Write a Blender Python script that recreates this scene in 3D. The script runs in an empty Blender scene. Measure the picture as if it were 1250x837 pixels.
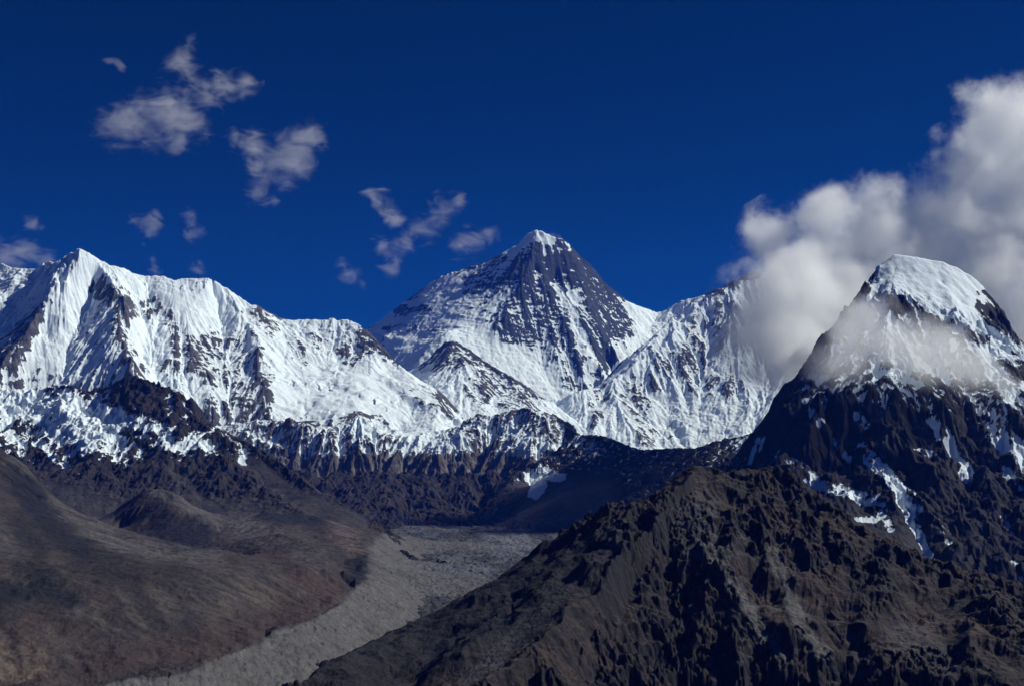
import bpy, math, time
import numpy as np
T0 = time.time()
SC = bpy.context.scene
COL = SC.collection

# ------------------------------------------------------------------ camera
F, UC, VC, HOR = 1440.0, 625.0, 418.5, 560.0          # focal length etc. of the 1250x837 photograph
TH = math.atan((HOR - VC) / F)
cd = bpy.data.cameras.new('camera')
cd.sensor_fit = 'HORIZONTAL'
cd.angle = 2 * math.atan(UC / F)
cd.clip_start, cd.clip_end = 10.0, 400000.0
cam = bpy.data.objects.new('camera', cd)
cam.rotation_euler = (math.pi / 2 + TH, 0, 0)
COL.objects.link(cam)
SC.camera = cam

# ------------------------------------------------------------------ sky, sun, exposure
SUN_EL, SUN_AZ = math.radians(40), math.radians(76)   # azimuth clockwise from the view direction (+Y)
w = bpy.data.worlds.new('World')
SC.world = w
w.use_nodes = True
nt = w.node_tree
sky = nt.nodes.new('ShaderNodeTexSky')
sky.sky_type = 'NISHITA'
sky.sun_disc = False
sky.sun_elevation = SUN_EL
sky.sun_rotation = SUN_AZ
sky.altitude = 5400
sky.air_density = 0.4
sky.dust_density = 1.0
sky.ozone_density = 10.0
hs = nt.nodes.new('ShaderNodeHueSaturation')          # the polarised film's deep blue
hs.inputs['Saturation'].default_value = 2.05
hs.inputs['Hue'].default_value = 0.508
nt.links.new(sky.outputs[0], hs.inputs['Color'])
nt.links.new(hs.outputs[0], nt.nodes['Background'].inputs[0])
nt.nodes['Background'].inputs[1].default_value = 0.06
sd = bpy.data.lights.new('sun', 'SUN')
sd.energy = 4.4
sd.angle = math.radians(0.5)
sd.color = (1.0, 0.995, 0.985)
sun = bpy.data.objects.new('sun', sd)
sun.rotation_euler = (math.pi / 2 - SUN_EL, 0, -SUN_AZ + math.pi)
sun.location = (6000, -1000, 6000)
COL.objects.link(sun)
SC.view_settings.view_transform = 'Standard'
SC.view_settings.look = 'None'
SC.view_settings.exposure = 0.0
SC.view_settings.gamma = 1.0
SC.view_settings.use_curve_mapping = False
SC.cycles.volume_bounces = 8
SC.cycles.volume_step_rate = 0.12
SC.cycles.volume_max_steps = 800

# ------------------------------------------------------------------ helpers: projection
CT, ST = math.cos(TH), math.sin(TH)
def unproj(u, v, y):
    a = (np.asarray(u, float) - UC) / F; b = (VC - np.asarray(v, float)) / F
    dx, dy, dz = a, CT - b * ST, ST + b * CT
    k = np.asarray(y, float) / dy
    return dx * k, dy * k, dz * k
def proj(x, y, z):
    zc = y * CT + z * ST; yc = z * CT - y * ST
    return UC + F * x / zc, VC - F * yc / zc

# ------------------------------------------------------------------ helpers: noise and grids
def perlin(x, y, seed):
    rng = np.random.RandomState(seed)
    perm = rng.permutation(512); perm = np.concatenate([perm, perm])
    ang = rng.rand(512) * 2 * np.pi
    gx, gy = np.cos(ang).astype(np.float32), np.sin(ang).astype(np.float32)
    xi = np.floor(x).astype(np.int64); yi = np.floor(y).astype(np.int64)
    fx = (x - xi).astype(np.float32); fy = (y - yi).astype(np.float32)
    xi &= 511; yi &= 511
    sx = fx * fx * fx * (fx * (fx * 6 - 15) + 10); sy = fy * fy * fy * (fy * (fy * 6 - 15) + 10)
    def g(i, j, dx, dy):
        h = perm[(perm[i & 511] + j) & 511]
        return gx[h] * dx + gy[h] * dy
    a = g(xi, yi, fx, fy); b = g(xi + 1, yi, fx - 1, fy)
    c = g(xi, yi + 1, fx, fy - 1); d = g(xi + 1, yi + 1, fx - 1, fy - 1)
    a = a + sx * (b - a); c = c + sx * (d - c)
    return (a + sy * (c - a)) * 1.5
def fbm(x, y, lam, seed, octs=5, gain=0.5):
    s = 0; amp = 1.0; tot = 0
    for k in range(octs):
        s = s + amp * perlin(x / lam + 17.3 * k, y / lam + 9.1 * k, seed + k)
        tot += amp * amp
        lam *= 0.5; amp *= gain
    return s / math.sqrt(tot)
def sstep(a, b, x):
    t = np.clip((x - a) / (b - a), 0, 1)
    return t * t * (3 - 2 * t)
def box1(a, r, ax):
    if r < 1: return a
    n = a.shape[ax]
    pad = [(0, 0), (0, 0)]; pad[ax] = (r + 1, r)
    c = np.cumsum(np.pad(a, pad, mode='edge'), axis=ax, dtype=np.float64)
    w_ = 2 * r + 1
    if ax == 0: return ((c[w_:] - c[:-w_]) / w_)[:n]
    return ((c[:, w_:] - c[:, :-w_]) / w_)[:, :n]
def blur(a, ri, rj):
    for _ in range(2):
        a = box1(a, int(round(ri)), 0); a = box1(a, int(round(rj)), 1)
    return a
def upsample(a, shp):
    i = np.clip((np.arange(shp[0]) + .5) * a.shape[0] / shp[0] - .5, 0, a.shape[0] - 1)
    j = np.clip((np.arange(shp[1]) + .5) * a.shape[1] / shp[1] - .5, 0, a.shape[1] - 1)
    i0 = np.floor(i).astype(int); i1 = np.minimum(i0 + 1, a.shape[0] - 1); fi = (i - i0)[:, None]
    j0 = np.floor(j).astype(int); j1 = np.minimum(j0 + 1, a.shape[1] - 1); fj = (j - j0)[None]
    return (a[i0][:, j0] * (1 - fi) + a[i1][:, j0] * fi) * (1 - fj) + (a[i0][:, j1] * (1 - fi) + a[i1][:, j1] * fi) * fj
def membrane(mask, val, iters=60, stop=1):
    """height surface through the fixed ridge and valley lines (coarse to fine relaxation)"""
    lv = [(mask.astype(float), np.where(mask, val, 0.0))]
    while min(lv[-1][0].shape) > 6:
        m, v = lv[-1]
        H, W = m.shape; h2, w2 = (H + 1) // 2, (W + 1) // 2
        mp = np.zeros((h2 * 2, w2 * 2)); vp = mp.copy()
        mp[:H, :W] = m; vp[:H, :W] = v
        lv.append((mp.reshape(h2, 2, w2, 2).sum((1, 3)), vp.reshape(h2, 2, w2, 2).sum((1, 3))))
    lv = lv[stop - 1:]
    z = None
    for m, v in reversed(lv):
        fix = m > 0; fv = np.where(fix, v / np.maximum(m, 1e-9), 0)
        z = np.full(m.shape, fv[fix].mean()) if z is None else upsample(z, m.shape)
        z = np.where(fix, fv, z)
        for _ in range(iters if m.size < 60000 else max(20, iters // 2)):
            p = np.pad(z, 1, mode='edge')
            z = np.where(fix, fv, 0.25 * (p[:-2, 1:-1] + p[2:, 1:-1] + p[1:-1, :-2] + p[1:-1, 2:]))
    return upsample(z, mask.shape) if stop > 1 else z
def paint(u, v, strokes, soft=0.45):
    """soft strokes along polylines given as (width, value, points): where rock is bare or a tint of stone or painted shade lies"""
    P = np.zeros(u.shape)
    for wd, val, pts in strokes:
        pts = np.array(pts, float)
        if len(pts) == 1: pts = np.vstack([pts, pts + [[0.1, 0]]])
        lo = pts.min(0) - wd * 1.6; hi = pts.max(0) + wd * 1.6
        sel = np.where((u > lo[0]) & (u < hi[0]) & (v > lo[1]) & (v < hi[1]))
        if not len(sel[0]): continue
        uu, vv = u[sel], v[sel]
        d = np.full(uu.shape, 1e9)
        for a, b in zip(pts[:-1], pts[1:]):
            ab = b - a; L = max((ab ** 2).sum(), 1e-6)
            t = np.clip(((uu - a[0]) * ab[0] + (vv - a[1]) * ab[1]) / L, 0, 1)
            d = np.minimum(d, np.hypot(uu - a[0] - t * ab[0], vv - a[1] - t * ab[1]))
        P[sel] += val * (1 - sstep(wd * (1 - soft), wd * (1 + soft), d))
    return P

class Field:
    """a patch of terrain as a height field z(x, y); columns fan out from the valley, rows step in depth"""
    def __init__(s, u0, u1, du, y0, y1, dy, seed):
        a0, a1 = (u0 - UC) / F, (u1 - UC) / F
        s.nj = int((u1 - u0) / du) + 1; s.ni = int((y1 - y0) / dy) + 1
        s.s = np.linspace(a0, a1, s.nj); s.y = np.linspace(y0, y1, s.ni)
        s.Y = np.repeat(s.y[:, None], s.nj, 1); s.X = s.Y * s.s[None]
        s.ds, s.dy = s.s[1] - s.s[0], s.y[1] - s.y[0]
        s.dx = s.Y * s.ds
        s.seed = seed
    def solve(s, lines, zfront=None, zback=None, zleft=None, zright=None, jit=1.0):
        m = np.zeros((s.ni, s.nj), bool); cnt = np.zeros((s.ni, s.nj)); val = cnt.copy()
        rng = np.random.RandomState(s.seed)
        for q_, ln in enumerate(lines):
            ln = np.array(ln, float)
            P = np.stack(unproj(ln[:, 0], ln[:, 1], ln[:, 2]), 1)
            for it in range(3 if q_ else 0):                 # ribs and troughs wander, the traced crest does not
                M = (P[1:] + P[:-1]) / 2; D = P[1:] - P[:-1]
                Ln = np.hypot(D[:, 0], D[:, 1])[:, None]
                off = np.stack([-D[:, 1], D[:, 0], 0 * D[:, 0]], 1) / np.maximum(Ln, 1e-6)
                M = M + off * Ln * rng.normal(0, .09, (len(M), 1)) * jit
                M[:, 2:] += Ln * rng.normal(0, .035, (len(M), 1)) * jit
                Q = np.empty((len(P) + len(M), 3)); Q[0::2] = P; Q[1::2] = M; P = Q
            for a, b in zip(P[:-1], P[1:]):
                n = int(max(abs(b[1] - a[1]) / s.dy, abs(b[0] / b[1] - a[0] / a[1]) / s.ds) * 2) + 2
                t = np.linspace(0, 1, n)[:, None]
                q = a + (b - a) * t
                i = np.round((q[:, 1] - s.y[0]) / s.dy).astype(int); j = np.round((q[:, 0] / q[:, 1] - s.s[0]) / s.ds).astype(int)
                ok = (i >= 0) & (i < s.ni) & (j >= 0) & (j < s.nj)
                np.add.at(cnt, (i[ok], j[ok]), 1); np.add.at(val, (i[ok], j[ok]), q[ok, 2])
        m = cnt > 0; val = np.where(m, val / np.maximum(cnt, 1), 0)
        s.pin = (m.copy(), val.copy())
        for z, sl in ((zfront, np.s_[0, :]), (zback, np.s_[-1, :]), (zleft, np.s_[:, 0]), (zright, np.s_[:, -1])):
            if z is not None:
                new = ~m[sl]; val[sl] = np.where(new, z, val[sl]); m[sl] = True
        s.Z = membrane(m, val)
        return s
    def rad(s, lam):
        return lam / s.dy, lam / s.dx.mean()
    def grad(s, Z=None):
        Z = s.Z if Z is None else Z
        zj = np.gradient(Z, axis=1) / s.dx
        zi = np.gradient(Z, axis=0) / s.dy - s.s[None] * zj      # remove the fan's shear
        return zj, zi
    def lic(s, N, dirx, diry, step, n=10, si=1, sj=1):
        """smear a noise along a direction field (streaks down the fall line); N is sampled every si, sj cells"""
        ni, nj = N.shape
        N = np.ascontiguousarray(N, dtype=np.float32)
        acc = N.copy(); wsum = 1.0
        I, J = np.meshgrid(np.arange(ni, dtype=np.float32), np.arange(nj, dtype=np.float32), indexing='ij')
        dj = ((dirx - s.s[None, ::sj] * diry) / s.dx[::si, ::sj] * step / sj).astype(np.float32)
        di = (diry / s.dy * step / si).astype(np.float32)
        for sg in (1, -1):
            pi, pj = I.copy(), J.copy()
            ii, jj = I.astype(np.int32), J.astype(np.int32)
            for k in range(n):
                pi += sg * di[ii, jj]; pj += sg * dj[ii, jj]
                ii = np.clip(np.rint(pi), 0, ni - 1).astype(np.int32); jj = np.clip(np.rint(pj), 0, nj - 1).astype(np.int32)
                wt = 1 - 0.8 * k / n
                acc += wt * N[ii, jj]; wsum += wt
        return acc / wsum
    def unstride(s, A, si, sj):
        if si == 1 and sj == 1: return A
        i = np.minimum(np.arange(s.ni) / si, A.shape[0] - 1); j = np.minimum(np.arange(s.nj) / sj, A.shape[1] - 1)
        i0 = i.astype(int); i1 = np.minimum(i0 + 1, A.shape[0] - 1); fi = (i - i0)[:, None]
        j0 = j.astype(int); j1 = np.minimum(j0 + 1, A.shape[1] - 1); fj = (j - j0)[None]
        B = A[i0] * (1 - fi) + A[i1] * fi
        return B[:, j0] * (1 - fj) + B[:, j1] * fj
    def gullies(s, lam0, lam1, k, ratio=0.55, W=1.0, stretch=0.35, n=10):
        """gullies and flutes running down the fall line, from wide to narrow"""
        lam = lam0; o = 0
        s.streak = 0
        while lam >= lam1:
            gx, gy = s.grad(blur(s.Z, *s.rad(lam * 0.35)))
            g = np.hypot(gx, gy) + 1e-6
            si = max(1, int(lam / 9 / s.dy)); sj = max(1, int(lam / 9 / s.dx.mean()))
            q = np.s_[::si, ::sj]
            N = perlin(s.X[q] / lam + 31.7 * o, s.Y[q] / lam + 11.9 * o, s.seed + 50 + o)
            N = s.lic(N, (gx / g)[q], (gy / g)[q], lam * stretch, n, si, sj)
            N = s.unstride(N / (N.std() + 1e-9), si, sj)
            R = 0.8 - np.minimum(np.abs(N), 2.2)
            s.Z = s.Z + k * lam * R * W * np.clip(g / 0.7, 0.05, 1.3)
            if lam < lam1 * 5: s.streak = s.streak + R * 0.6
            lam *= ratio; o += 1
        return s
    def rough(s, lam, amp, octs=5, W=1.0, ridged=False, seed=0, gain=0.5):
        n = fbm(s.X, s.Y, lam, s.seed + 200 + seed, octs, gain)
        if ridged: n = 0.8 - 2 * np.abs(n)
        s.Z = s.Z + amp * n * W
        return s
    def blocks(s, lam, amp, W=1.0, seed=0, aniso=1.0):
        """broken angular rock: every jittered cell of the surface stands out by its own amount and leans its own way"""
        sx = s.X / lam; sy = (s.Y * .7 + s.Z * .7) / (lam * aniso)
        rng = np.random.RandomState(s.seed + 900 + seed)
        T = rng.rand(4, 65536).astype(np.float32)
        cx = np.floor(sx).astype(np.int64); cy = np.floor(sy).astype(np.int64)
        best = np.full(sx.shape, 9.0, np.float32); h = np.zeros(sx.shape, np.float32)
        for i in (-1, 0, 1):
            for j in (-1, 0, 1):
                k = ((cx + i) * 7919 + (cy + j) * 104729) & 65535
                dx = (sx - cx - i).astype(np.float32) - T[0, k]; dy = (sy - cy - j).astype(np.float32) - T[1, k]
                d = np.abs(dx) + np.abs(dy) * .8 + .35 * dx * dx
                m = d < best
                best = np.where(m, d, best)
                h = np.where(m, T[2, k] - .5 + (T[3, k] - .5) * 1.6 * dx + (.5 - T[2, k]) * dy, h)
        s.Z = s.Z + amp * (h + .35 * (.45 - best)) * W
        return s
    def terraces(s, T, amt, tx=0.0, ty=0.0, W=1.0, wob=0.6, seed=0, sharp=2.5, patchy=True):
        n = fbm(s.X, s.Y + s.Z, T * 9, s.seed + 300 + seed, 4)
        q = (s.Z + tx * s.X + ty * s.Y) / T + wob * 1.5 * n
        f = q - np.floor(q)
        h = np.where(f < .5, .5 * (2 * f) ** sharp, 1 - .5 * (2 - 2 * f) ** sharp)
        if patchy: W = W * sstep(-.2, .7, fbm(s.X, s.Y + s.Z, T * 6, s.seed + 340 + seed, 3))
        s.Z = s.Z + T * amt * (h - f) * W
        return s
    def repin(s, stop=4):
        """bring the low frequencies of the pinned lines back to where they were traced"""
        m, v = s.pin
        z = membrane(m, v - s.Z, 40, stop) if True else 0
        s.Z = s.Z + z
        return s
    def uv(s):
        return proj(s.X, s.Y, s.Z)
    def slope(s):
        gx, gy = s.grad()
        return np.hypot(gx, gy)
    def conc(s, lam):
        return (blur(s.Z, *s.rad(lam * .5)) - s.Z) / lam
    def score(s, base, P, lamS, ks, s0, lamC, kc, lamN, kn, fine=0.12, seed=1, zs=1.3, ledge=0.2, tilt=0.0, kst=0.10):
        """how readily snow stays: gentle and hollow ground keeps it, steep and jutting ground sheds it;
        in the bare parts it still lies on ledges and in runnels"""
        gx, gy = s.grad(blur(s.Z, *s.rad(lamS * .5)))
        sb = np.hypot(gx, gy)
        cl = lambda a, m: m * np.tanh(a / m)
        P = np.where(P < 0, -0.85 * np.tanh(-P / .6), P)
        L = fbm(s.X * .35, (s.Z + tilt * s.X) * 1.9 + .25 * s.Y, lamN * .55, s.seed + 560, 5, .7)
        return (base + P + ks * (s0 - sb) + fine * (s0 - s.slope()) + cl(kc * s.conc(lamC), .35) + cl(kc * .6 * s.conc(lamC * .4), .3)
                + kn * s.sn(lamN, seed, octs=6, zs=zs, gain=.72) + ledge * L - kst * s.streak)
    def warp_uv(s, amt, lam, seed=7):
        u, v = s.uv()
        px = 1440.0 / s.Y.mean()
        return (u + amt * fbm(s.X, s.Z * 1.0 + s.Y * .3, lam, s.seed + 400 + seed, 4),
                v + amt * fbm(s.X, s.Z * 1.0 + s.Y * .3, lam, s.seed + 420 + seed, 4))
    def sn(s, lam, seed, octs=4, zs=1.0, xs=1.0, gain=0.6):
        """noise on the surface, in x and height"""
        return fbm(s.X * xs + s.Y * .35, s.Z * zs + s.Y * .35, lam, s.seed + 500 + seed, octs, gain)

def lz(*pts):
    """a guide line given as (u, depth, height)"""
    out = []
    for u, y, z in pts:
        x = (u - UC) / F * y; out.append((*[float(q) for q in proj(x, y, z)], y))
    return out
def mix(a, b, t):
    return a * (1 - t[..., None]) + b * t[..., None]
def C(*c): return np.array(c, float)

# ------------------------------------------------------------------ materials
def ground_material(name, bump=3.0, fine=8.0, rough=0.9, snow_col=(0.69, 0.785, 0.87), var=0.5):
    m = bpy.data.materials.new(name); m.use_nodes = True
    n, l = m.node_tree.nodes, m.node_tree.links
    bs = n['Principled BSDF']
    a = n.new('ShaderNodeAttribute'); a.attribute_name = 'snow_cover'
    r = n.new('ShaderNodeAttribute'); r.attribute_name = 'stone'
    tc = n.new('ShaderNodeNewGeometry')
    nz = n.new('ShaderNodeTexNoise'); nz.inputs['Scale'].default_value = 1.0 / fine
    nz.inputs['Detail'].default_value = 6; nz.inputs['Roughness'].default_value = 0.7
    l.new(tc.outputs['Position'], nz.inputs['Vector'])
    mr = n.new('ShaderNodeMapRange')
    mr.inputs[1].default_value = 0.25; mr.inputs[2].default_value = 0.75
    mr.inputs[3].default_value = 1 - var; mr.inputs[4].default_value = 1 + var
    l.new(nz.outputs['Fac'], mr.inputs[0])
    vm = n.new('ShaderNodeVectorMath'); vm.operation = 'SCALE'
    l.new(r.outputs['Color'], vm.inputs[0]); l.new(mr.outputs[0], vm.inputs['Scale'])
    # break up the snow line
    ad = n.new('ShaderNodeMath'); ad.operation = 'MULTIPLY_ADD'
    sb = n.new('ShaderNodeMath'); sb.operation = 'SUBTRACT'; sb.inputs[1].default_value = 0.5
    l.new(nz.outputs['Fac'], sb.inputs[0])
    l.new(sb.outputs[0], ad.inputs[0]); ad.inputs[1].default_value = 0.9; l.new(a.outputs['Fac'], ad.inputs[2])
    m2 = n.new('ShaderNodeMapRange'); m2.interpolation_type = 'SMOOTHSTEP'
    m2.inputs[1].default_value = 0.35; m2.inputs[2].default_value = 0.65
    l.new(ad.outputs[0], m2.inputs[0])
    mx = n.new('ShaderNodeMix'); mx.data_type = 'RGBA'
    l.new(m2.outputs[0], mx.inputs['Factor'])
    l.new(vm.outputs[0], mx.inputs['A']); mx.inputs['B'].default_value = (*snow_col, 1)
    l.new(mx.outputs['Result'], bs.inputs['Base Color'])
    bs.inputs['Roughness'].default_value = rough
    bs.inputs['Specular IOR Level'].default_value = 0.15
    if bump:
        b = n.new('ShaderNodeBump'); b.inputs['Strength'].default_value = 0.7; b.inputs['Distance'].default_value = bump
        ms = n.new('ShaderNodeMapRange'); ms.inputs[3].default_value = 1.0; ms.inputs[4].default_value = 0.25
        l.new(m2.outputs[0], ms.inputs[0]); l.new(ms.outputs[0], b.inputs['Strength'])
        l.new(nz.outputs['Fac'], b.inputs['Height']); l.new(b.outputs[0], bs.inputs['Normal'])
    return m

def tag(o, label, cat, group=None, kind=None):
    o['label'] = label; o['category'] = cat
    if group: o['group'] = group
    if kind: o['kind'] = kind
    return o

def build(name, fd, snow, stone, mat, label, cat, dark=0.55):
    ni, nj = fd.ni, fd.nj
    co = np.stack([fd.X, fd.Y, fd.Z], -1).reshape(-1, 3).astype(np.float32)
    idx = np.arange(ni * nj).reshape(ni, nj)
    q = np.stack([idx[:-1, :-1], idx[:-1, 1:], idx[1:, 1:], idx[1:, :-1]], -1).reshape(-1, 4)
    me = bpy.data.meshes.new(name)
    me.vertices.add(len(co)); me.vertices.foreach_set('co', co.ravel())
    me.loops.add(q.size); me.loops.foreach_set('vertex_index', q.ravel().astype(np.int32))
    me.polygons.add(len(q)); me.polygons.foreach_set('loop_start', np.arange(0, q.size, 4, dtype=np.int32))
    me.update(calc_edges=True)
    me.polygons.foreach_set('use_smooth', np.ones(len(q), bool))
    at = me.attributes.new('snow_cover', 'FLOAT', 'POINT'); at.data.foreach_set('value', np.asarray(snow, np.float32).ravel())
    at = me.attributes.new('stone', 'FLOAT_COLOR', 'POINT')
    c4 = np.ones((ni * nj, 4), np.float32); c4[:, :3] = stone.reshape(-1, 3) * dark * np.array([.88, .96, 1.1])
    at.data.foreach_set('color', c4.ravel())
    me.materials.append(mat)
    o = bpy.data.objects.new(name, me); COL.objects.link(o)
    tag(o, label, cat, kind='structure')
    print('%s %d verts %.1fs' % (name, len(co), time.time() - T0))
    return o

# ------------------------------------------------------------------ far pyramid peak
def far_peak():
    f = Field(395, 900, 0.75, 14800, 20800, 13, 11)
    k = 1000
    L = [[(380,450,20*k),(448,402,19.3*k),(463,392,19.25*k),(484,376,19.2*k),(511,356,19*k),(536,338,18.9*k),(563,329,18.8*k),(586,322,18.7*k),(609,312,18.55*k),(618,306,18.5*k),(636,297,18.35*k),(641,288,18.3*k),(647,284,18.25*k),(653,281.5,18.2*k)],
         [(653,281.5,18.2*k),(662,282.5,18.21*k),(669,285.5,18.22*k),(673,289,18.25*k),(686,292,18.3*k),(701,304,18.4*k),(709,314,18.45*k),(721,324,18.5*k),(732,340,18.6*k),(742,348,18.65*k),(752,357,18.7*k),(763,367,18.8*k),(773,371,18.9*k),(784,375,19*k),(803,381,19.2*k),(815,378,19.2*k),(830,368,19.1*k),(860,360,19*k),(930,350,19*k)],
         # west rib: boundary of the grey left flank and the bright face
         [(653,281.5,18.2*k),(650,300,18.0*k),(644,325,17.75*k),(632,350,17.5*k),(615,372,17.25*k),(600,386,17.05*k),(578,401,16.8*k),(560,404,16.65*k),(548,403,16.5*k),(538,412,16.35*k),(520,430,16.15*k),(500,452,16.0*k),(480,470,15.8*k)],
         # couloir and ribs on the bright face
         [(678,342,17.95*k),(695,372,17.45*k),(710,405,17.0*k),(730,445,16.5*k),(740,470,16.1*k)],
         [(700,306,18.35*k),(712,350,17.9*k),(730,395,17.3*k),(752,430,16.9*k)],
         [(653,330,17.85*k),(665,370,17.35*k),(680,410,16.85*k),(700,450,16.4*k),(715,480,16.0*k)],
         [(803,381,19.2*k),(795,400,18.6*k),(778,430,17.6*k),(750,460,16.6*k),(715,485,15.9*k),(680,502,15.5*k)],
         [(548,406,16.45*k),(565,424,16.2*k),(600,445,16.0*k),(640,470,15.8*k),(680,502,15.5*k)],
         [(600,392,16.9*k),(630,420,16.6*k),(660,455,16.2*k),(690,490,15.8*k)],
         [(448,408,19.1*k),(470,410,18.2*k),(500,415,17.3*k),(530,414,16.6*k)],
         ]
    f.solve(L, zfront=300, zback=900, zleft=500, zright=900)
    f.rough(900, 45, 4)
    u, v = f.uv()
    left = sstep(0, 30, (u - 545) * 0 + np.interp(v, [280, 300, 325, 350, 372, 386, 401, 404], [653, 650, 644, 632, 615, 600, 578, 548]) - u)
    f.terraces(190, 0.3, tx=0.16, W=left, seed=1, wob=.3)
    smooth = np.clip(paint(u, v, [(26, 1, [(566,410),(610,432),(655,470)])], .6), 0, 1)
    f.gullies(900, 30, 0.050, ratio=0.58, W=(1 - 0.7 * left) * (1 - .75 * smooth), stretch=0.45, n=12)
    f.rough(120, 9, 4, ridged=True)
    f.terraces(75, 0.6, tx=0.16, W=.9 - .4 * left, seed=2)
    f.blocks(90, 13, W=.8 - .6 * left - .6 * smooth, seed=4, aniso=.7)
    f.repin()
    u, v = f.uv(); U, V = f.warp_uv(5, 260)
    S = [(20, -.9, [(650,322),(690,325),(700,345)]), (26, -1.0, [(650,345),(645,375),(625,392)]), (24, -1.0, [(665,365),(672,395)]), (20, -.9, [(690,325),(715,330)]),
         (16, -1.0, [(722,365),(735,390),(755,398)]), (14, -.8, [(715,335),(740,365),(775,400)]), (16, -.7, [(700,385),(716,415),(735,440)]), (12, -.7, [(600,398),(618,420),(635,440)]),
         (14, -.55, [(640,410),(662,440),(690,465)]), (10, -.6, [(690,470),(720,480)]), (12, -.7, [(690,420),(705,445)]),
         (7, .9, [(681,345),(697,380),(708,410),(722,445)]), (14, .9, [(715,345),(708,358)]), (10, .8, [(658,318),(690,311)]), (8, .6, [(620,303),(640,294)]), (12, .7, [(650,285),(668,287)]),
         (22, .9, [(560,410),(600,425),(650,455),(680,485)]), (20, .8, [(780,385),(805,395),(790,420)]),
         # banded grey flank
         (9, -.75, [(575,350),(610,340),(640,320)]), (9, -.7, [(530,344),(570,334),(612,316)]), (5, -.75, [(485,381),(520,378),(555,370),(590,350)]), (5, -.65, [(470,402),(500,402),(525,398),(560,388),(590,375)]), (4, -.55, [(510,410),(535,400)]), (7, -.6, [(590,365),(610,350)]), (7,-.6,[(500,362),(515,352)]),
         (12, .7, [(530,352),(550,348)]), (10, .5, [(560,362),(520,395)]), (10,.4,[(480,412),(530,415)])]
    P = paint(U, V, S, 0.5)
    sc = f.score(.67, P, 120, .30, 1.2, 150, 2.5, 170, .32, fine=.25, zs=1.8, ledge=.34, tilt=.16, kst=.07 + .15 * sstep(2300, 1300, f.Z))
    snow = sstep(-.10, .30, sc)
    t = sstep(-.6, .6, f.sn(160, 2, zs=2.5, xs=.4))
    stone = mix(C(.055,.072,.086), C(.11,.12,.125), t * .7)
    build('pyramid_peak', f, snow, stone, ground_material('pyramid_rock_and_snow', 10, 30, var=.45), 'highest far pyramid peak with dark banded rock and snow streaks at the centre', 'mountain', dark=.42)

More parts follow.
